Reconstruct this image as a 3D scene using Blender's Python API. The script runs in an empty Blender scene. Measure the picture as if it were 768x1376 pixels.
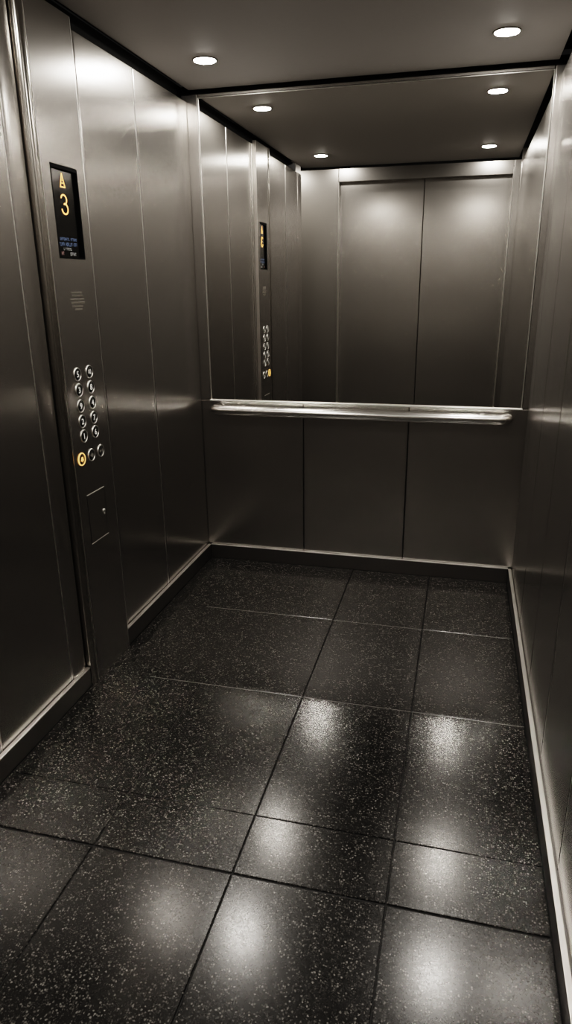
import bpy, bmesh, math, random
from mathutils import Vector, Matrix

random.seed(4)
PI = math.pi
SC = bpy.context.scene
COL = SC.collection

# ---------------------------------------------------------------- dimensions
W, H = 1.662, 2.40          # car width, ceiling height
YE = -2.43                  # front edge of the car (open to the lobby)
YL = -3.72                  # landing doors across the lobby
REC = 0.018                 # wall panels sit this far behind the kick plates
ZT = 0.083                  # top of kick plate
ZP = 2.356                  # top of wall panels (dark shadow gap above)
HL = 2.66                   # lobby ceiling
LX0, LX1 = -1.1, 2.8        # lobby side walls

# ---------------------------------------------------------------- materials
def new_mat(name):
    m = bpy.data.materials.new(name)
    m.use_nodes = True
    nt = m.node_tree
    b = nt.nodes['Principled BSDF']
    return m, nt, b

def mat_simple(name, col, rough=0.5, metal=0.0, spec=0.5):
    m, nt, b = new_mat(name)
    b.inputs['Base Color'].default_value = (*col, 1)
    b.inputs['Roughness'].default_value = rough
    b.inputs['Metallic'].default_value = metal
    b.inputs['Specular IOR Level'].default_value = spec
    n = nt.nodes.new('ShaderNodeTexNoise'); n.inputs['Scale'].default_value = 60
    g = nt.nodes.new('ShaderNodeNewGeometry')
    nt.links.new(g.outputs['Position'], n.inputs['Vector'])
    r = nt.nodes.new('ShaderNodeMapRange')
    r.inputs['To Min'].default_value = max(0.02, rough * 0.93); r.inputs['To Max'].default_value = min(1, rough * 1.07)
    nt.links.new(n.outputs['Fac'], r.inputs['Value']); nt.links.new(r.outputs['Result'], b.inputs['Roughness'])
    return m

def mat_emit(name, col, strength, base=(0.8, 0.8, 0.8)):
    m, nt, b = new_mat(name)
    b.inputs['Base Color'].default_value = (*base, 1)
    b.inputs['Emission Color'].default_value = (*col, 1)
    b.inputs['Emission Strength'].default_value = strength
    return m

def mat_brushed(name, col, rough, aniso=0.6, var=0.006, sheen=0.19, rough2=0.50, grain='vertical'):
    """stainless steel with fine vertical brushing: highlights stretch sideways"""
    m, nt, b = new_mat(name)
    N, L = nt.nodes, nt.links
    b.inputs['Metallic'].default_value = 1.0
    geo = N.new('ShaderNodeNewGeometry')
    mp = N.new('ShaderNodeMapping'); mp.inputs['Scale'].default_value = (260, 260, 2.0) if grain == 'vertical' else (2, 260, 260)
    L.new(geo.outputs['Position'], mp.inputs['Vector'])
    n1 = N.new('ShaderNodeTexNoise'); n1.inputs['Scale'].default_value = 3.0; n1.inputs['Detail'].default_value = 3
    L.new(mp.outputs['Vector'], n1.inputs['Vector'])
    n2 = N.new('ShaderNodeTexNoise'); n2.inputs['Scale'].default_value = 2.2; n2.inputs['Detail'].default_value = 0
    L.new(geo.outputs['Position'], n2.inputs['Vector'])
    mx = N.new('ShaderNodeMix'); mx.data_type = 'RGBA'
    L.new(n1.outputs['Fac'], mx.inputs['Factor'])
    mx.inputs['A'].default_value = (*[c * 0.97 for c in col], 1)
    mx.inputs['B'].default_value = (*[c * 1.03 for c in col], 1)
    L.new(mx.outputs['Result'], b.inputs['Base Color'])
    r = N.new('ShaderNodeMapRange')
    r.inputs['To Min'].default_value = rough - var; r.inputs['To Max'].default_value = rough + var
    L.new(n2.outputs['Fac'], r.inputs['Value'])
    L.new(r.outputs['Result'], b.inputs['Roughness'])
    b.inputs['Anisotropic'].default_value = aniso
    # tangent runs horizontally along the sheet
    cr = N.new('ShaderNodeVectorMath'); cr.operation = 'CROSS_PRODUCT'
    L.new(geo.outputs['Normal'], cr.inputs[0]); cr.inputs[1].default_value = (0.003, 0.002, 1.0)
    nm = N.new('ShaderNodeVectorMath'); nm.operation = 'NORMALIZE'
    L.new(cr.outputs['Vector'], nm.inputs[0])
    L.new(nm.outputs['Vector'], b.inputs['Tangent'])
    # second, wider lobe: the soft sheen of a brushed finish
    b2 = N.new('ShaderNodeBsdfPrincipled'); b2.inputs['Metallic'].default_value = 1.0
    b2.inputs['Roughness'].default_value = rough2
    b2.inputs['Anisotropic'].default_value = aniso * .6
    L.new(mx.outputs['Result'], b2.inputs['Base Color']); L.new(nm.outputs['Vector'], b2.inputs['Tangent'])
    ms = N.new('ShaderNodeMixShader'); ms.inputs['Fac'].default_value = sheen
    L.new(b.outputs['BSDF'], ms.inputs[1]); L.new(b2.outputs['BSDF'], ms.inputs[2])
    L.new(ms.outputs['Shader'], N['Material Output'].inputs['Surface'])
    return m

def mat_granite():
    m, nt, b = new_mat('black_granite')
    N, L = nt.nodes, nt.links
    geo = N.new('ShaderNodeNewGeometry')
    def flecks(scale, lo, hi, mask_scale, mlo, mhi):
        v = N.new('ShaderNodeTexVoronoi'); v.inputs['Scale'].default_value = scale
        v.inputs['Randomness'].default_value = 1.0
        nz = N.new('ShaderNodeTexNoise'); nz.inputs['Scale'].default_value = scale * 1.3; nz.inputs['Detail'].default_value = 2
        L.new(geo.outputs['Position'], nz.inputs['Vector'])
        sc = N.new('ShaderNodeVectorMath'); sc.operation = 'SCALE'; sc.inputs['Scale'].default_value = 0.9 / scale
        L.new(nz.outputs['Color'], sc.inputs[0])
        ad = N.new('ShaderNodeVectorMath'); ad.operation = 'ADD'
        L.new(geo.outputs['Position'], ad.inputs[0]); L.new(sc.outputs['Vector'], ad.inputs[1])
        L.new(ad.outputs['Vector'], v.inputs['Vector'])
        sep = N.new('ShaderNodeSeparateColor'); L.new(v.outputs['Color'], sep.inputs['Color'])
        a = N.new('ShaderNodeMapRange'); a.inputs['From Min'].default_value = lo; a.inputs['From Max'].default_value = hi
        L.new(sep.outputs['Red'], a.inputs['Value'])
        # keep only the middle of each cell
        d = N.new('ShaderNodeMapRange'); d.inputs['From Min'].default_value = 0.55; d.inputs['From Max'].default_value = 0.30
        L.new(v.outputs['Distance'], d.inputs['Value'])
        mk = N.new('ShaderNodeTexNoise'); mk.inputs['Scale'].default_value = mask_scale
        L.new(geo.outputs['Position'], mk.inputs['Vector'])
        mr = N.new('ShaderNodeMapRange'); mr.inputs['From Min'].default_value = mlo; mr.inputs['From Max'].default_value = mhi
        L.new(mk.outputs['Fac'], mr.inputs['Value'])
        p = N.new('ShaderNodeMath'); p.operation = 'MULTIPLY'; L.new(a.outputs['Result'], p.inputs[0]); L.new(d.outputs['Result'], p.inputs[1])
        p2 = N.new('ShaderNodeMath'); p2.operation = 'MULTIPLY'; L.new(p.outputs['Value'], p2.inputs[0]); L.new(mr.outputs['Result'], p2.inputs[1])
        return p2, v
    f1, v1 = flecks(FLECK_A, 0.58, 1.0, 24, 0.25, 0.60)
    f2, v2 = flecks(FLECK_B, 0.42, 1.0, 40, 0.30, 0.60)
    base = (0.0055, 0.0053, 0.0050, 1)
    m1 = N.new('ShaderNodeMix'); m1.data_type = 'RGBA'
    m1.inputs['A'].default_value = base; m1.inputs['B'].default_value = (0.062, 0.060, 0.056, 1)
    L.new(f2.outputs['Value'], m1.inputs['Factor'])
    m2 = N.new('ShaderNodeMix'); m2.data_type = 'RGBA'
    L.new(m1.outputs['Result'], m2.inputs['A']); m2.inputs['B'].default_value = (0.20, 0.193, 0.18, 1)
    L.new(f1.outputs['Value'], m2.inputs['Factor'])
    L.new(m2.outputs['Result'], b.inputs['Base Color'])
    # crystal facets tilt the polish a little
    bp = N.new('ShaderNodeBump'); bp.inputs['Strength'].default_value = FL_BUMP; bp.inputs['Distance'].default_value = 0.0006
    s1 = N.new('ShaderNodeSeparateColor'); L.new(v2.outputs['Color'], s1.inputs['Color'])
    L.new(s1.outputs['Green'], bp.inputs['Height'])
    L.new(bp.outputs['Normal'], b.inputs['Normal'])
    rr = N.new('ShaderNodeMapRange'); rr.inputs['To Min'].default_value = FL_ROUGH - 0.03; rr.inputs['To Max'].default_value = FL_ROUGH + 0.03
    L.new(s1.outputs['Blue'], rr.inputs['Value']); L.new(rr.outputs['Result'], b.inputs['Roughness'])
    b.inputs['IOR'].default_value = 1.5
    b.inputs['Specular IOR Level'].default_value = 0.5
    return m

FLECK_A, FLECK_B, FL_BUMP, FL_ROUGH = 175.0, 290.0, 0.012, 0.19
LAMP = 420.0

M_STEEL = mat_brushed('brushed_steel', (0.435, 0.418, 0.398), 0.245, 0.55)
M_DOOR = mat_brushed('door_steel', (0.46, 0.443, 0.423), 0.24, 0.4)
M_PANEL = mat_brushed('panel_steel', (0.435, 0.418, 0.398), 0.24, 0.5)
M_KICK = mat_simple('kick_plate_steel', (0.20, 0.19, 0.18), 0.40, 1.0)
M_EDGE = mat_simple('satin_edge_steel', (0.80, 0.78, 0.75), 0.33, 1.0)
M_POST = mat_simple('polished_post_steel', (0.46, 0.44, 0.41), 0.20, 1.0)
M_RAIL = mat_simple('polished_rail_steel', (0.76, 0.745, 0.72), 0.20, 1.0)
M_CEIL = mat_simple('ceiling_satin_metal', (0.35, 0.331, 0.313), 0.7, 0.2)
M_BLACK = mat_simple('black_recess', (0.004, 0.004, 0.004), 0.8)
M_DARKROOM = mat_simple('lobby_paint', (0.20, 0.19, 0.175), 0.7)
M_GROUT = mat_simple('dark_grout', (0.003, 0.003, 0.003), 0.7)
M_GROUT_GLINT = mat_simple('glint_grout', (0.11, 0.105, 0.10), 0.35)
M_GRANITE = mat_granite()
M_MIRROR, _nt, _b = new_mat('mirror_silver')
_b.inputs['Metallic'].default_value = 1.0
_b.inputs['Base Color'].default_value = (0.86, 0.85, 0.83, 1)
_b.inputs['Roughness'].default_value = 0.0
M_LENS = mat_emit('lamp_lens', (1.0, 0.945, 0.87), LAMP)
M_RING = mat_simple('lamp_ring', (0.30, 0.28, 0.26), 0.35, 0.8)
M_GLASS = mat_simple('black_display_glass', (0.006, 0.006, 0.006), 0.12, 0.0, 0.5)
M_BEZEL_SHADE = mat_simple('black_bezel_and_shade', (0.003, 0.003, 0.003), 0.7, 0.0, 0.06)
M_AMBER = mat_emit('amber_led', (1.0, 0.46, 0.11), 3.0, (0.3, 0.15, 0.03))
M_AMBER_CORE = mat_emit('amber_core', (1.0, 0.52, 0.15), 1.4, (0.3, 0.15, 0.03))
M_BLUE = mat_emit('blue_text', (0.33, 0.45, 0.75), 0.16, (0.05, 0.08, 0.15))
M_GREYTXT = mat_emit('grey_text', (0.75, 0.75, 0.72), 0.16, (0.2, 0.2, 0.2))
M_REDTXT = mat_emit('red_text', (0.80, 0.55, 0.50), 0.16, (0.2, 0.1, 0.1))
M_BTN = mat_simple('button_face_dark', (0.020, 0.019, 0.018), 0.30, 0.3)
M_RIM = mat_simple('button_rim_chrome', (0.80, 0.78, 0.75), 0.34, 1.0)
M_LEG = mat_emit('button_legend', (1.0, 0.97, 0.9), 0.30, (0.85, 0.84, 0.8))
M_LEGDIM = mat_simple('button_legend_dim', (0.22, 0.21, 0.19), 0.5)
M_LINE = mat_simple('engraved_bright_edge', (0.62, 0.60, 0.56), 0.4, 0.6)
M_HOLE = mat_simple('grille_hole', (0.035, 0.033, 0.030), 0.6)
M_DIMPLE = mat_simple('grille_dimple', (0.45, 0.42, 0.37), 0.30, 1.0)

# ---------------------------------------------------------------- helpers
def finish(name, bm, mats, parent=None, smooth=False):
    me = bpy.data.meshes.new(name)
    bm.normal_update()
    bm.to_mesh(me); bm.free()
    for m in (mats if isinstance(mats, (list, tuple)) else [mats]):
        me.materials.append(m)
    if smooth:
        for p in me.polygons: p.use_smooth = True
    o = bpy.data.objects.new(name, me)
    COL.objects.link(o)
    if parent is not None: o.parent = parent
    return o

def add_box(bm, x0, x1, y0, y1, z0, z1, bevel=0.0, mi=0, seg=1):
    r = bmesh.ops.create_cube(bm, size=1.0)
    vs = r['verts']
    for v in vs:
        v.co = Vector((x0 + (v.co.x + .5) * (x1 - x0), y0 + (v.co.y + .5) * (y1 - y0), z0 + (v.co.z + .5) * (z1 - z0)))
    fs = {f for v in vs for f in v.link_faces}
    for f in fs: f.material_index = mi
    if bevel > 0:
        es = {e for v in vs for e in v.link_edges}
        bmesh.ops.bevel(bm, geom=list(es), offset=bevel, segments=seg, profile=0.5, affect='EDGES', material=mi)
    return fs

def box(name, mats, parent, *a, bevel=0.0, seg=1):
    bm = bmesh.new(); add_box(bm, *a, bevel=bevel, seg=seg)
    return finish(name, bm, mats, parent)

def add_tube(bm, pts, r, n=16, cap=True, mi=0):
    pts = [Vector(p) for p in pts]
    rings = []
    up = None
    for i, p in enumerate(pts):
        t = (pts[min(i + 1, len(pts) - 1)] - pts[max(i - 1, 0)]).normalized()
        if up is None:
            up = Vector((0, 0, 1)) if abs(t.z) < .9 else Vector((1, 0, 0))
        s = t.cross(up).normalized(); u = s.cross(t).normalized(); up = u
        rings.append([bm.verts.new(p + r * (s * math.cos(2 * PI * k / n) + u * math.sin(2 * PI * k / n))) for k in range(n)])
    for a, b in zip(rings, rings[1:]):
        for k in range(n):
            f = bm.faces.new((a[k], a[(k + 1) % n], b[(k + 1) % n], b[k])); f.smooth = True; f.material_index = mi
    if cap:
        bm.faces.new(rings[0][::-1]).material_index = mi
        bm.faces.new(rings[-1]).material_index = mi

def add_lathe(bm, prof, origin, axis='x', n=32, mi=0, smooth=True, close=False):
    """prof: list of (radius, height); axis x points along +X, z along +Z, -z downward"""
    o = Vector(origin)
    def pos(r, h, a):
        c, s = r * math.cos(a), r * math.sin(a)
        if axis == 'x': return o + Vector((h, c, s))
        if axis == '-x': return o + Vector((-h, -c, s))
        if axis == '-y': return o + Vector((c, -h, s))
        if axis == '-z': return o + Vector((c, -s, -h))
        return o + Vector((c, s, h))
    rings = []
    for r, h in prof:
        if r < 1e-6: rings.append([bm.verts.new(pos(0, h, 0))])
        else: rings.append([bm.verts.new(pos(r, h, 2 * PI * k / n)) for k in range(n)])
    seq = list(zip(rings, rings[1:]))
    if close: seq.append((rings[-1], rings[0]))
    for a, b in seq:
        for k in range(n):
            k2 = (k + 1) % n
            if len(a) == 1 and len(b) == 1: continue
            if len(a) == 1: f = bm.faces.new((a[0], b[k2], b[k]))
            elif len(b) == 1: f = bm.faces.new((a[k], a[k2], b[0]))
            else: f = bm.faces.new((a[k], a[k2], b[k2], b[k]))
            f.smooth = smooth; f.material_index = mi
    bmesh.ops.recalc_face_normals(bm, faces=bm.faces[:])

def prism_z(bm, poly, z0, z1, mi=0, smooth=False):
    """poly: list of (x,y)"""
    lo = [bm.verts.new((x, y, z0)) for x, y in poly]; hi = [bm.verts.new((x, y, z1)) for x, y in poly]
    n = len(poly)
    for k in range(n):
        f = bm.faces.new((lo[k], lo[(k + 1) % n], hi[(k + 1) % n], hi[k])); f.smooth = smooth; f.material_index = mi
    bm.faces.new(lo[::-1]).material_index = mi; bm.faces.new(hi).material_index = mi
    bmesh.ops.recalc_face_normals(bm, faces=bm.faces[:])

def text_mesh(s, size, depth=0.0):
    c = bpy.data.curves.new('glyphs', 'FONT'); c.body = s; c.size = size; c.extrude = depth
    c.align_x = 'CENTER'; c.align_y = 'CENTER'; c.resolution_u = 3
    o = bpy.data.objects.new('glyphs', c); COL.objects.link(o)
    bpy.context.view_layer.update()
    dg = bpy.context.evaluated_depsgraph_get()
    me = bpy.data.meshes.new_from_object(o.evaluated_get(dg))
    bpy.data.objects.remove(o)
    return me

def empty(name, loc):
    o = bpy.data.objects.new(name, None); o.empty_display_size = 0.1
    COL.objects.link(o); o.location = loc
    return o

def tag(o, label=None, cat=None, group=None, kind=None):
    if label: o['label'] = label
    if cat: o['category'] = cat
    if group: o['group'] = group
    if kind: o['kind'] = kind
    return o

def struct(o, label, cat):
    return tag(o, label, cat, kind='structure')

# ---------------------------------------------------------------- floor
bm = bmesh.new()
g = 0.0021
add_box(bm, LX0 - .1, LX1 + .1, YL - .3, 0.12, -0.10, -0.004, mi=1)
def tile(x0, x1, y0, y1):
    e0 = .0016 if abs(y0 + 2.13) < 1e-4 else 0.0      # the joint nearest the entrance is wider
    e1 = .0016 if abs(y1 + 2.13) < 1e-4 else 0.0
    add_box(bm, x0 + g, x1 - g, y0 + g + e0, y1 - g - e1, -0.012, 0.0, bevel=0.0014, mi=0)
XA, XB, XC = 0.8405, 1.2575, 0.4215
rows = [(0.0, -0.618, [0, XA, XB, W]), (-0.618, -1.272, [0, XA, XB, W]),
        (-1.272, -1.910, [0, XC, XA, XB, W]), (-1.910, -2.130, [0, XC, XA, XB, W]),
        (-2.130, -2.780, [LX0, -0.42, 0, XC, XA, XB, W, 2.08, LX1]),
        (-2.780, -3.430, [LX0, -0.42, 0, XC, XA, XB, W, 2.08, LX1]),
        (-3.430, -4.00, [LX0, -0.42, 0, XC, XA, XB, W, 2.08, LX1])]
for y1, y0, xs in rows:
    for a, b in zip(xs, xs[1:]): tile(a, b, y0, y1)
for a, b in ((LX0, -0.03), (W + 0.03, LX1)): tile(a, b, -2.40, -2.13)
# pale joint fillers: bright highlight put into the colour of two rear cross joints
for y in (-0.618, -1.272):
    add_box(bm, 0.20, W - 0.004, y - g * .6, y + g * .6, -0.006, -0.0010, mi=2)
floor = finish('floor', bm, [M_GRANITE, M_GROUT, M_GROUT_GLINT])
struct(floor, 'polished black speckled granite tile floor with thin joints', 'floor')

# ---------------------------------------------------------------- walls of the car
def panel(parent, mat, *a):
    return box('wall_panel', mat, parent, *a, bevel=0.0042, seg=3)

s = 0.0034   # half seam
def joint_left(parent, y, x=-REC - .0012):
    box('panel_joint', M_EDGE, parent, -0.055, x, y - s + .0002, y + s - .0018, ZT - .004, ZP - .001, bevel=.0008)
def joint_right(parent, y, x=W + REC + .0012):
    box('panel_joint', M_EDGE, parent, x, 0.055 + W, y - s + .0002, y + s - .0018, ZT - .004, ZP - .001, bevel=.0008)
# left wall
wl = box('wall_left', M_BLACK, None, -0.10, -0.062, YE, 0.06, 0.0, H + .03)
struct(wl, 'left brushed steel elevator wall of tall flat panels', 'wall')
SL = [0.0135, -0.566, -1.021]
for a, b in zip(SL, SL[1:]): panel(wl, M_STEEL, -0.06, -REC, b + s, a - s, ZT - .005, ZP)
panel(wl, M_STEEL, -0.06, -REC + .003, -1.068, -1.021 - s, ZT - .005, ZP)      # narrow strip beside the control panel
panel(wl, M_KICK, -0.06, -0.0165, -1.339, -1.073, 0.0, ZP)      # backing behind the control panel
panel(wl, M_STEEL, -0.06, -REC, -1.915 + s, -1.482 - s, ZT - .005, ZP)
panel(wl, M_STEEL, -0.06, -REC, -2.30 + s, -1.915 - s, ZT - .005, ZP)
panel(wl, M_STEEL, -0.06, -REC + .003, YE, -2.30 - s, ZT - .005, ZP)
for y in (-0.566, -1.021, -1.482, -1.915): joint_left(wl, y)
# right wall
wr = box('wall_right', M_BLACK, None, W + .060, W + .10, YE, 0.06, 0.0, H + .03)
struct(wr, 'right brushed steel elevator wall of tall flat panels', 'wall')
SR = [0.0135, -0.165, -0.61, -1.10, -1.55, -2.0, -2.31]
for a, b in zip(SR, SR[1:]): panel(wr, M_STEEL, W + REC, W + .06, b + s, a - s, ZT - .005, ZP)
panel(wr, M_STEEL, W + REC - .004, W + .06, YE, -2.31 - s, ZT - .005, ZP)
for y in (-0.165, -0.61, -1.10, -1.55, -2.0): joint_right(wr, y)
# back wall
wb = box('wall_back', M_BLACK, None, -0.10, W + .10, 0.060, 0.10, 0.0, H + .03)
struct(wb, 'rear brushed steel elevator wall with three lower panels below the mirror', 'wall')
XS = [-REC - .03, 0.553, 1.107, W + REC + .03]
ZM0, ZM1 = 0.928, 2.367
for a, b in zip(XS, XS[1:]): panel(wb, M_STEEL, a + .0016, b - .0016, 0.015, 0.06, ZT - .005, ZM0 - .004)
MX0, MX1 = 0.040, 1.650
panel(wb, M_STEEL, -REC - .03, MX0 - .002, 0.012, 0.06, ZM0 - .003, 2.385)
panel(wb, M_STEEL, MX1 + .002, W + REC + .03, 0.012, 0.06, ZM0 - .003, 2.385)
panel(wb, M_STEEL, MX0 - .001, MX1 + .001, 0.012, 0.06, ZM1 + .0015, 2.385)

# kick plates with a bright ledge along the top
def kick(name, label, a, ledge):
    o = box(name, M_KICK, None, *a, bevel=0.0008)
    struct(o, label, 'baseboard')
    e = box('top_ledge', M_EDGE, o, *ledge, bevel=0.0014, seg=2)
    e['label'] = 'bright steel ledge'
    return o
kb = 0.004
def left_kick(name, label, y0, y1):
    return kick(name, label, (-0.04, 0.0, y0, y1, 0.0, ZT - .005), (-0.0150, 0.0012, y0, y1, ZT - .005, ZT))
left_kick('baseboard_left', 'dark kick plate under left wall panels near the back corner', -1.085, 0.0)
left_kick('baseboard_left.001', 'dark kick plate under the left wall panels nearest the viewer', YE, -1.387)
kick('baseboard_right', 'dark kick plate with bright top ledge along right wall', (W, W + .04, YE, 0.0, 0.0, ZT - .005),
     (W - .0012, W + .0140, YE, 0.0, ZT - .005, ZT))
kick('baseboard_back', 'dark kick plate with bright top ledge along rear wall', (0.001, W - .001, 0.0, 0.04, 0.0, ZT - .005),
     (0.0015, W - .0015, -0.0012, 0.0125, ZT - .005, ZT))

# ---------------------------------------------------------------- post beside control panel
bm = bmesh.new()
pts = []
yc, rr_ = -1.361, 0.021
pts = [(-0.05, yc + rr_)] + [(-0.006 + 0.018 * math.cos(t), yc + rr_ * math.sin(t)) for t in [PI / 2 - PI * k / 18 for k in range(19)]] + [(-0.05, yc - rr_)]
prism_z(bm, pts[::-1], 0.0, 2.374, smooth=True)
t1 = finish('trim_1', bm, M_POST)
struct(t1, 'rounded polished steel vertical post left of the control panel', 'post')
mod = t1.modifiers.new('split', 'EDGE_SPLIT'); mod.split_angle = math.radians(40)
# slim convex bead, then a broad softly convex strip left of the dark slot
bm = bmesh.new()
yc2, hw = -1.4345, 0.0445
pts = [(-0.05, yc2 + hw)] + [(-0.019 + 0.009 * math.cos(t), yc2 + hw * math.sin(t)) for t in [PI / 2 - PI * k / 18 for k in range(19)]] + [(-0.05, yc2 - hw)]
prism_z(bm, pts[::-1], ZT, ZP, smooth=True)
t2 = finish('trim_2', bm, M_STEEL)
struct(t2, 'broad softly curved vertical steel strip left of the dark slot', 'trim')
mod = t2.modifiers.new('split', 'EDGE_SPLIT'); mod.split_angle = math.radians(40)
t3 = box('trim_3', M_BLACK, None, -0.055, -0.024, -1.3965, -1.381, 0.0, 2.37)
struct(t3, 'narrow black vertical slot between post and near left panels', 'slot')

# ---------------------------------------------------------------- ceiling
cl = box('ceiling', M_CEIL, None, 0.0, W, YE, 0.0, H, H + 0.05, bevel=0.001)
struct(cl, 'flat satin grey metal elevator ceiling panel with downlights', 'ceiling')
cv = box('ceiling.001', M_BLACK, None, -0.10, W + .10, YE, 0.10, H + .06, H + .12)
struct(cv, 'dark void above the elevator ceiling panel', 'ceiling')

# ---------------------------------------------------------------- downlights
def make_light(loc, label, cat='light'):
    root = empty('ceiling_light', loc)
    tag(root, label, cat, 'round recessed ceiling downlights')
    bm = bmesh.new()
    add_lathe(bm, [(0.0445, 0.0), (0.0525, 0.0), (0.0515, 0.003), (0.0470, 0.0042), (0.0445, 0.003)], (0, 0, 0), '-z', 48, close=True)
    finish('trim_ring', bm, M_RING, root)
    bm = bmesh.new()
    add_lathe(bm, [(0.0440, 0.0), (0.0440, 0.0038), (0.036, 0.0055), (0.018, 0.0066), (0.0, 0.0070)], (0, 0, 0), '-z', 40)
    finish('lens', bm, M_LENS, root)
    return root
L0 = make_light((0.240, -0.415, H), 'round glowing downlight in ceiling above the back left corner')
def dup(root, loc, label):
    r = root.copy(); COL.objects.link(r); r.location = loc; r['label'] = label
    for ch in list(root.children):
        c = ch.copy(); COL.objects.link(c); c.parent = r
    return r
dup(L0, (1.431, -0.415, H), 'round glowing downlight in ceiling above the back right corner')
dup(L0, (0.255, -1.895, H), 'glowing downlight over the left front, seen only as farther left lamp in mirror')
dup(L0, (1.431, -1.895, H), 'glowing downlight over the right front, seen only as farther right lamp in mirror')

# ---------------------------------------------------------------- mirror
mr = empty('mirror', (MX0, 0.0, ZM0))
tag(mr, 'large wall mirror with slim steel edges filling the rear wall above the handrail', 'mirror')
def local(o, root):   # keep world placement under an Empty that is not at the origin
    o.matrix_parent_inverse = Matrix.Translation(-root.location)
    return o
local(box('mirror_glass', M_MIRROR, mr, MX0, MX1, 0.012, 0.030, ZM0, ZM1), mr)
bm = bmesh.new()
add_box(bm, MX0 - .001, MX0 + .0030, 0.007, 0.0118, ZM0, ZM1, bevel=.0008)
add_box(bm, MX1 - .0030, MX1 + .001, 0.007, 0.0118, ZM0, ZM1, bevel=.0008)
add_box(bm, MX0, MX1, 0.0085, 0.0118, ZM1 - .002, ZM1 + .001, bevel=.0006)
e = local(finish('side_edge', bm, M_EDGE, mr), mr)
e = local(box('bottom_ledge', M_EDGE, mr, MX0 - .004, MX1 + .004, -0.004, 0.0118, ZM0 - .007, ZM0, bevel=.0012), mr)
e['label'] = 'bright steel ledge under mirror'

# ---------------------------------------------------------------- handrail
RZ, RY, RR = 0.882, -0.062, 0.0262
hr = empty('handrail', (0.84, RY, RZ))
tag(hr, 'polished steel tubular handrail with rounded ends across the rear wall', 'handrail')
bm = bmesh.new()
x0, x1, cr_ = 0.078, 1.588, 0.040
path = [(x0, 0.0148, RZ), (x0, RY + cr_, RZ)]
path += [(x0 + cr_ - cr_ * math.cos(t), RY + cr_ - cr_ * math.sin(t), RZ) for t in [PI / 2 * k / 8 for k in range(1, 9)]]
path += [(x, RY, RZ) for x in (0.4, 0.84, 1.28)]
path += [(x1 - cr_ + cr_ * math.sin(t), RY + cr_ - cr_ * math.cos(t), RZ) for t in [PI / 2 * k / 8 for k in range(0, 9)]]
path += [(x1, 0.0148, RZ)]
add_tube(bm, path, RR, 28)
local(finish('rail_tube', bm, M_RAIL, hr), hr)
for x in (0.222, 1.470):
    bm = bmesh.new()
    add_tube(bm, [(x, 0.0148, RZ), (x, RY + .012, RZ)], 0.0095, 16)
    add_lathe(bm, [(0.0, 0.004), (0.019, 0.004), (0.020, 0.0), (0.0, 0.0)], (x, 0.0148, RZ), '-y', 24)
    add_lathe(bm, [(0.0, 0.0045), (0.006, 0.004), (0.0085, 0.0015), (0.009, 0.0)], (x, RY + .014, RZ + RR - .004), 'z', 16)
    local(finish('wall_bracket', bm, M_RAIL, hr), hr)

# ---------------------------------------------------------------- control panel
CY0, CY1 = -1.339, -1.072
CX = 0.006
cp = empty('control_panel', (0.0, (CY0 + CY1) / 2, 0.0))
tag(cp, 'tall brushed steel control panel with floor buttons and display on left wall', 'control panel')
def cpart(name, bm, mats, parent=cp, label=None, smooth=False):
    o = finish(name, bm, mats, parent, smooth)
    o.matrix_parent_inverse = Matrix.Translation(-cp.location) if parent is cp else Matrix()
    if label: o['label'] = label
    return o
# face plate built around the display recess
DY0, DY1, DZ0, DZ1 = -1.290, -1.120, 1.612, 1.907
bm = bmesh.new()
add_box(bm, -0.0155, CX, CY0, DY0, 0.0, 2.374)
add_box(bm, -0.0155, CX, DY1, CY1, 0.0, 2.374)
add_box(bm, -0.0155, CX, DY0, DY1, 0.0, DZ0)
add_box(bm, -0.0155, CX, DY0, DY1, DZ1, 2.374)
cpart('face_plate', bm, M_PANEL)
bm = bmesh.new()
add_box(bm, -0.0155, CX + .0004, CY1, CY1 + .0028, 0.0, 2.374, bevel=.001)
add_box(bm, -0.0155, CX + .0004, CY0 - .0012, CY0, 0.0, 2.374, bevel=.0004)
cpart('plate_edge', bm, M_EDGE)

def put_text(bm, s_, size, y, z, x, mi=0, sx=1.0):
    """lettering that stands on the left wall, read from inside the car"""
    me = text_mesh(s_, size)
    n0 = len(bm.verts); f0 = len(bm.faces)
    bm.from_mesh(me); bm.verts.ensure_lookup_table(); bm.faces.ensure_lookup_table()
    xs = [v.co.x for v in bm.verts[n0:]]; ys = [v.co.y for v in bm.verts[n0:]]
    mx, my = (min(xs) + max(xs)) / 2, (min(ys) + max(ys)) / 2
    for v in bm.verts[n0:]:
        a, b_ = v.co.x - mx, v.co.y - my
        v.co = Vector((x, y + a * sx, z + b_))
    for f in bm.faces[f0:]: f.material_index = mi
    bpy.data.meshes.remove(me)

# display
bm = bmesh.new()
gx = CX - 0.011
add_box(bm, -0.0150, gx, DY0 + .0005, DY1 - .0005, DZ0 + .0005, DZ1 - .0005)
for a in ((DY0 + .0004, DY0 + .007, DZ0 + .0004, DZ1 - .0004), (DY1 - .004, DY1 - .0004, DZ0 + .0004, DZ1 - .0004),
          (DY0 + .007, DY1 - .004, DZ1 - .012, DZ1 - .0004), (DY0 + .007, DY1 - .004, DZ0 + .0004, DZ0 + .005)):
    add_box(bm, gx, CX - .0005, *a, mi=1)  # black border, widest on top, stands in for the recess shadow
disp = cpart('display', bm, [M_GLASS, M_BEZEL_SHADE], cp, 'black glass floor display')
def dot(bm, y, z, r=0.0023, mi=0):
    add_lathe(bm, [(0.0, 0.0014), (r * .75, 0.0011), (r, 0.0)], (gx + .0002, y, z), 'x', 8, mi=mi)
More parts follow.
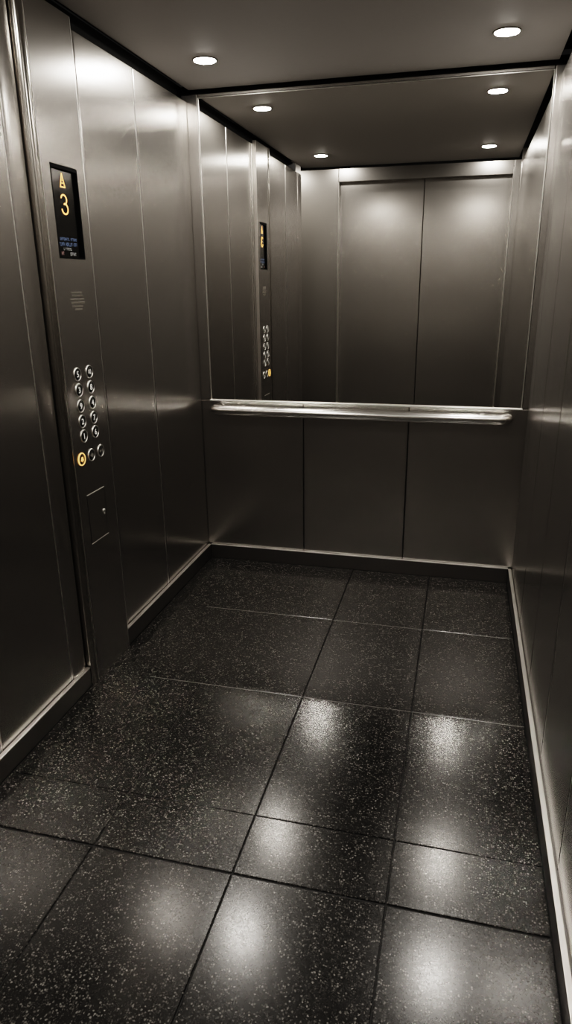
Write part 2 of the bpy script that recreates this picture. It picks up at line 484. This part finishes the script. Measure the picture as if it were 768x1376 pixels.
# dotted up arrow
bm = bmesh.new()
ay, aw, az0, az1 = -1.206, 0.0145, 1.842, 1.884
for k in range(13):
    t = k / 12
    dot(bm, ay - aw * (1 - t), az0 + (az1 - az0) * t, 0.0018); dot(bm, ay + aw * (1 - t), az0 + (az1 - az0) * t, 0.0018)
for k in range(1, 8): dot(bm, ay - aw + 2 * aw * k / 8, az0, 0.0018)
for k in (-1, 0, 1): dot(bm, ay + k * .0055, az0 + .012, 0.0015)
dot(bm, ay, az0 + .021, 0.0015)
cpart('arrow_symbol', bm, M_AMBER, disp, 'amber dotted up arrow')
# dotted 3
bm = bmesh.new()
cy3 = -1.207
up_c, lo_c, ru, rl = 1.8030, 1.7735, 0.0148, 0.0165
path3 = []
for k in range(19):
    t = math.radians(160 - 250 * k / 18); path3.append((cy3 + 1.15 * ru * math.cos(t), up_c + ru * math.sin(t)))
for k in range(20):
    t = math.radians(88 - 258 * k / 19); path3.append((cy3 + .002 + 1.15 * rl * math.cos(t), lo_c + rl * math.sin(t)))
for y, z in path3: dot(bm, y, z, 0.0025)
cpart('floor_number', bm, M_AMBER, disp, 'amber digit 3')
# small message lines
bm = bmesh.new()
def fake_line(z, y0, y1, h, mi, gaps):
    y = y0
    while y < y1 - .004:
        w = random.uniform(.0035, .0060)
        if random.random() > gaps:
            x = gx + .0004
            for (a0, a1, b0, b1) in random.choice([
                    [(0, .25, 0, 1), (.25, 1, .8, 1), (.25, 1, 0, .2), (.75, 1, .2, .8)],
                    [(0, .25, 0, 1), (.25, 1, .8, 1), (.25, .8, .42, .6)],
                    [(0, .25, 0, 1), (.75, 1, 0, 1), (.25, .75, .42, .6)],
                    [(0, 1, .8, 1), (.38, .62, 0, .8)],
                    [(0, .25, 0, 1), (.25, 1, 0, .2)]]):
                vs = [bm.verts.new((x, y + w * p, z - h / 2 + h * q)) for p, q in ((a0, b0), (a1, b0), (a1, b1), (a0, b1))]
                bm.faces.new(vs).material_index = mi
        y += w + .0014
fake_line(1.6765, -1.262, -1.150, .0095, 0, .12)
fake_line(1.6595, -1.262, -1.148, .0120, 0, .05)
fake_line(1.6445, -1.240, -1.185, .0085, 1, .05)
fake_line(1.6300, -1.256, -1.240, .0115, 2, 0)
fake_line(1.6285, -1.200, -1.158, .0110, 1, .05)
cpart('message_text', bm, [M_BLUE, M_GREYTXT, M_REDTXT], disp, 'rows of tiny blue and white lettering')

# speaker grille
bm = bmesh.new()
sy = -1.206
for z, hw_, off in ((1.499, .036, 0), (1.489, .036, 1), (1.476, .051, 0), (1.465, .046, 1), (1.453, .037, 0), (1.443, .025, 1)):
    n = int(hw_ / .0105)
    for k in range(-n, n + 1):
        y = sy + (k + .5 * off) * .0105
        add_lathe(bm, [(0.0022, 0.0003), (0.0032, 0.0009), (0.0037, 0.0)], (CX, y, z), 'x', 10, mi=1)
        add_lathe(bm, [(0.0, 0.0002), (0.0023, 0.0003)], (CX, y, z), 'x', 8, mi=0)
cpart('speaker_grille', bm, [M_HOLE, M_DIMPLE], cp, 'round pattern of small speaker holes')

# buttons
def button(y, z, legend=None, lit=False, dim=False, symbol=None, label=None):
    bm = bmesh.new()
    add_lathe(bm, [(0.0, 0.0022), (0.0200, 0.0022), (0.0208, 0.001), (0.0208, 0.0)], (CX, y, z), 'x', 32)
    b = cpart('floor_button' if legend else 'service_button', bm, M_BTN, cp, label)
    bm = bmesh.new()
    add_lathe(bm, [(0.0208, 0.0), (0.0208, 0.0026), (0.0216, 0.0036), (0.0232, 0.0034), (0.0244, 0.0018), (0.0246, 0.0)], (CX, y, z), 'x', 40)
    cpart('rim', bm, M_AMBER_CORE if lit else M_RIM, b)
    bm = bmesh.new()
    x = CX + .0027
    if legend:
        put_text(bm, legend, 0.030 if len(legend) == 1 else 0.024, y, z, x, sx=1.15 if len(legend) == 1 else .95)
        cpart('number', bm, M_LEG, b)
    else:
        def poly(*p):
            bm.faces.new([bm.verts.new((x, y + a, z + c)) for a, c in p])
        if symbol == 'bell':
            poly(*[(.0075 * math.cos(t), .001 + .0080 * math.sin(t)) for t in [PI * q / 10 for q in range(11)]])
            poly((-.0075, .001), (-.0110, -.0065), (.0110, -.0065), (.0075, .001))
            poly(*[(.0032 * math.cos(t), -.0078 + .0026 * math.sin(t)) for t in [-PI * q / 6 for q in range(7)]])
        elif symbol == 'open':
            poly((-.0020, -.0080), (-.0020, .0080), (-.0120, 0)); poly((.0020, .0080), (.0020, -.0080), (.0120, 0))
        else:
            poly((-.0115, -.0080), (-.0015, 0), (-.0115, .0080)); poly((.0115, .0080), (.0015, 0), (.0115, -.0080))
        cpart('symbol', bm, M_AMBER_CORE if lit else M_LEGDIM, b)
    return b
ZB = [1.219, 1.162, 1.104, 1.047, 0.992]
for zz, t in zip(ZB, '53921'): button(-1.259, zz, t)
for zz, t in zip(ZB, ('10', '8', '4', '7', '6')): button(-1.175, zz, t)
button(-1.291, 0.911, None, True, symbol='bell', label='amber lit alarm button')
button(-1.220, 0.911, None, symbol='open')
button(-1.149, 0.911, None, symbol='close')

# service hatch with key lock
bm = bmesh.new()
hy0, hy1, hz0, hz1 = -1.283, -1.152, 0.570, 0.765
add_box(bm, CX - .002, CX + .0012, hy0 + .0012, hy1 - .0012, hz0 + .0012, hz1 - .0012, bevel=.0008)
hatch = cpart('service_hatch', bm, M_PANEL, cp)
bm = bmesh.new()
for a in ((hy0, hy1, hz1 - .0005, hz1 + .0020), (hy0, hy1, hz0 - .0020, hz0 + .0005)):
    add_box(bm, CX - .001, CX + .0016, *a, mi=0)
for a in ((hy0 - .0008, hy0 + .0008, hz0, hz1), (hy1 - .0008, hy1 + .0006, hz0, hz1)):
    add_box(bm, CX - .001, CX + .0005, *a, mi=1)
cpart('hatch_edge', bm, [M_LINE, M_BEZEL_SHADE], hatch)
bm = bmesh.new()
ky, kz = -1.173, 0.672
add_lathe(bm, [(0.0, 0.005), (0.0065, 0.005), (0.0080, 0.003), (0.0082, 0.0)], (CX + .001, ky, kz), 'x', 20)
add_box(bm, CX + .0055, CX + .0068, ky - .001, ky + .001, kz - .004, kz + .004, mi=1)
add_lathe(bm, [(0.0, 0.003), (0.0040, 0.002), (0.0045, 0.0)], (CX + .001, ky + .004, kz - .013), 'x', 12)
cpart('key_lock', bm, [M_RIM, M_BLACK], hatch, 'small chrome key lock')

# ---------------------------------------------------------------- lobby outside the car
def wallbox(name, label, mat, *a):
    o = box(name, mat, None, *a); return struct(o, label, 'wall')
# landing wall with two sliding door panels, seen in the mirror
DX0, DX1, DXM, DZT = 0.065, 1.690, 0.885, 2.452
wf = wallbox('wall_front', 'steel wall around the two landing doors, seen in the mirror', M_BLACK, LX0 - .1, LX1 + .1, YL - .16, YL - .10, 0.0, HL + .1)
fy0 = YL - .10
panel(wf, M_DOOR, LX0, DX0 - .004, fy0, YL, 0.0, HL)
panel(wf, M_DOOR, DX1 + .004, LX1, fy0, YL, 0.0, HL)
panel(wf, M_DOOR, DX0 - .002, DX1 + .002, fy0, YL, DZT, HL)
for k, (a, b) in enumerate(((DX0, DXM - .003), (DXM + .003, DX1))):
    d = box('door_%d' % (k + 1), M_DOOR, None, a - (.02 if k == 0 else 0), b + (.02 if k == 1 else 0), YL - .095, YL - .072, 0.004, DZT + .02, bevel=.003)
    struct(d, ('right' if k else 'left') + ' steel sliding door panel reflected in the mirror', 'door')
t4 = box('trim_4', M_EDGE, None, DX1 - .004, DX1 + .004, YL - .07, YL + .006, 0.0, DZT + .06, bevel=.002)
struct(t4, 'bright vertical jamb edge right of the reflected doors', 'trim')
t5 = box('trim_5', M_EDGE, None, DX0 - .004, DX0 + .002, YL - .07, YL + .003, 0.0, DZT, bevel=.002)
struct(t5, 'thin vertical jamb edge left of the reflected doors', 'trim')
wallbox('wall_lobby_left', 'painted lobby wall on the left outside the elevator', M_DARKROOM, LX0 - .1, LX0, YL - .1, YE, 0.0, HL)
wallbox('wall_lobby_right', 'painted lobby wall on the right outside the elevator', M_DARKROOM, LX1, LX1 + .1, YL - .1, YE, 0.0, HL)
wallbox('wall_entrance_left', 'lobby wall left of the elevator opening', M_DARKROOM, LX0, -0.10, YE, YE + .06, 0.0, HL)
wallbox('wall_entrance_right', 'lobby wall right of the elevator opening', M_DARKROOM, W + .10, LX1, YE, YE + .06, 0.0, HL)
wallbox('wall_entrance_top', 'lobby wall above the elevator opening', M_DARKROOM, -0.10, W + .10, YE - .001, YE + .06, H + .051, HL)
lip = box('trim_6', M_BLACK, None, -0.02, W + .02, YE - .012, YE - .001, H - .016, H + .052)
struct(lip, 'thin black edge at the front of the elevator ceiling', 'trim')
cl2 = box('ceiling.002', M_DARKROOM, None, LX0 - .1, LX1 + .1, YL - .16, YE + .06, HL, HL + .08)
struct(cl2, 'plain lobby ceiling outside the elevator', 'ceiling')

def spot(name, loc, target, energy, size, blend=.6, radius=.045, col=(1.0, 0.95, 0.885)):
    l = bpy.data.lights.new(name, 'SPOT'); l.energy = energy; l.spot_size = math.radians(size); l.spot_blend = blend
    l.shadow_soft_size = radius; l.color = col
    o = bpy.data.objects.new(name, l); COL.objects.link(o); o.location = loc
    o.rotation_euler = (Vector(target) - Vector(loc)).to_track_quat('-Z', 'Y').to_euler()
    return o
def area(name, loc, target, energy, size, col=(1.0, 0.95, 0.885)):
    l = bpy.data.lights.new(name, 'AREA'); l.energy = energy; l.shape = 'DISK'; l.size = size; l.color = col
    o = bpy.data.objects.new(name, l); COL.objects.link(o); o.location = loc
    o.rotation_euler = (Vector(target) - Vector(loc)).to_track_quat('-Z', 'Y').to_euler()
    return o
LOB = 9.0
for x in (0.037, 1.505):  # added lamps without fittings, placed for bright blobs above the doors
    area('added_lobby_lamp', (x, YL + .55, HL - .02), (x, YL + .55, 0), LOB * .8, .09)
for x in (-0.6, 2.2):  # two more added lamps to light the unseen lobby
    area('added_lobby_lamp', (x, -2.75, HL - .01), (x, -2.75, 0), LOB, .09)

# ---------------------------------------------------------------- world, camera, colour
w = bpy.data.worlds.new('dim_world'); SC.world = w; w.use_nodes = True
w.node_tree.nodes['Background'].inputs['Color'].default_value = (0.01, 0.0095, 0.009, 1)

cx, D, cz, yaw, pit, rol, fpx = 1.3544413, 3.4899281, 1.5237733, 0.25208021, 0.32448898, -0.01188121, 914.411
Fv = Vector((-math.sin(yaw) * math.cos(pit), math.cos(yaw) * math.cos(pit), -math.sin(pit)))
Rv = Vector((math.cos(yaw), math.sin(yaw), 0)); Uv = Rv.cross(Fv)
R2 = Rv * math.cos(rol) + Uv * math.sin(rol); U2 = -Rv * math.sin(rol) + Uv * math.cos(rol)
cam = bpy.data.cameras.new('camera'); co = bpy.data.objects.new('camera', cam); COL.objects.link(co)
cam.sensor_fit = 'VERTICAL'; cam.sensor_height = 24.0; cam.lens = fpx * 24.0 / 1376.0
cam.clip_start = 0.02; cam.clip_end = 50
mw = Matrix.Identity(4)
for i in range(3):
    mw[i][0] = R2[i]; mw[i][1] = U2[i]; mw[i][2] = -Fv[i]
mw[0][3], mw[1][3], mw[2][3] = cx, -D, cz
co.matrix_world = mw
SC.camera = co

SC.view_settings.view_transform = 'Filmic'
SC.view_settings.look = 'High Contrast'
SC.view_settings.exposure = 0.12
try:
    SC.cycles.use_denoising = True
    SC.cycles.max_bounces = 14; SC.cycles.glossy_bounces = 10; SC.cycles.diffuse_bounces = 5
    SC.cycles.sample_clamp_indirect = 40.0
    SC.cycles.caustics_reflective = True
    SC.cycles.use_guiding = True; SC.cycles.use_surface_guiding = True
    SC.cycles.guiding_training_samples = 64
except Exception:
    pass
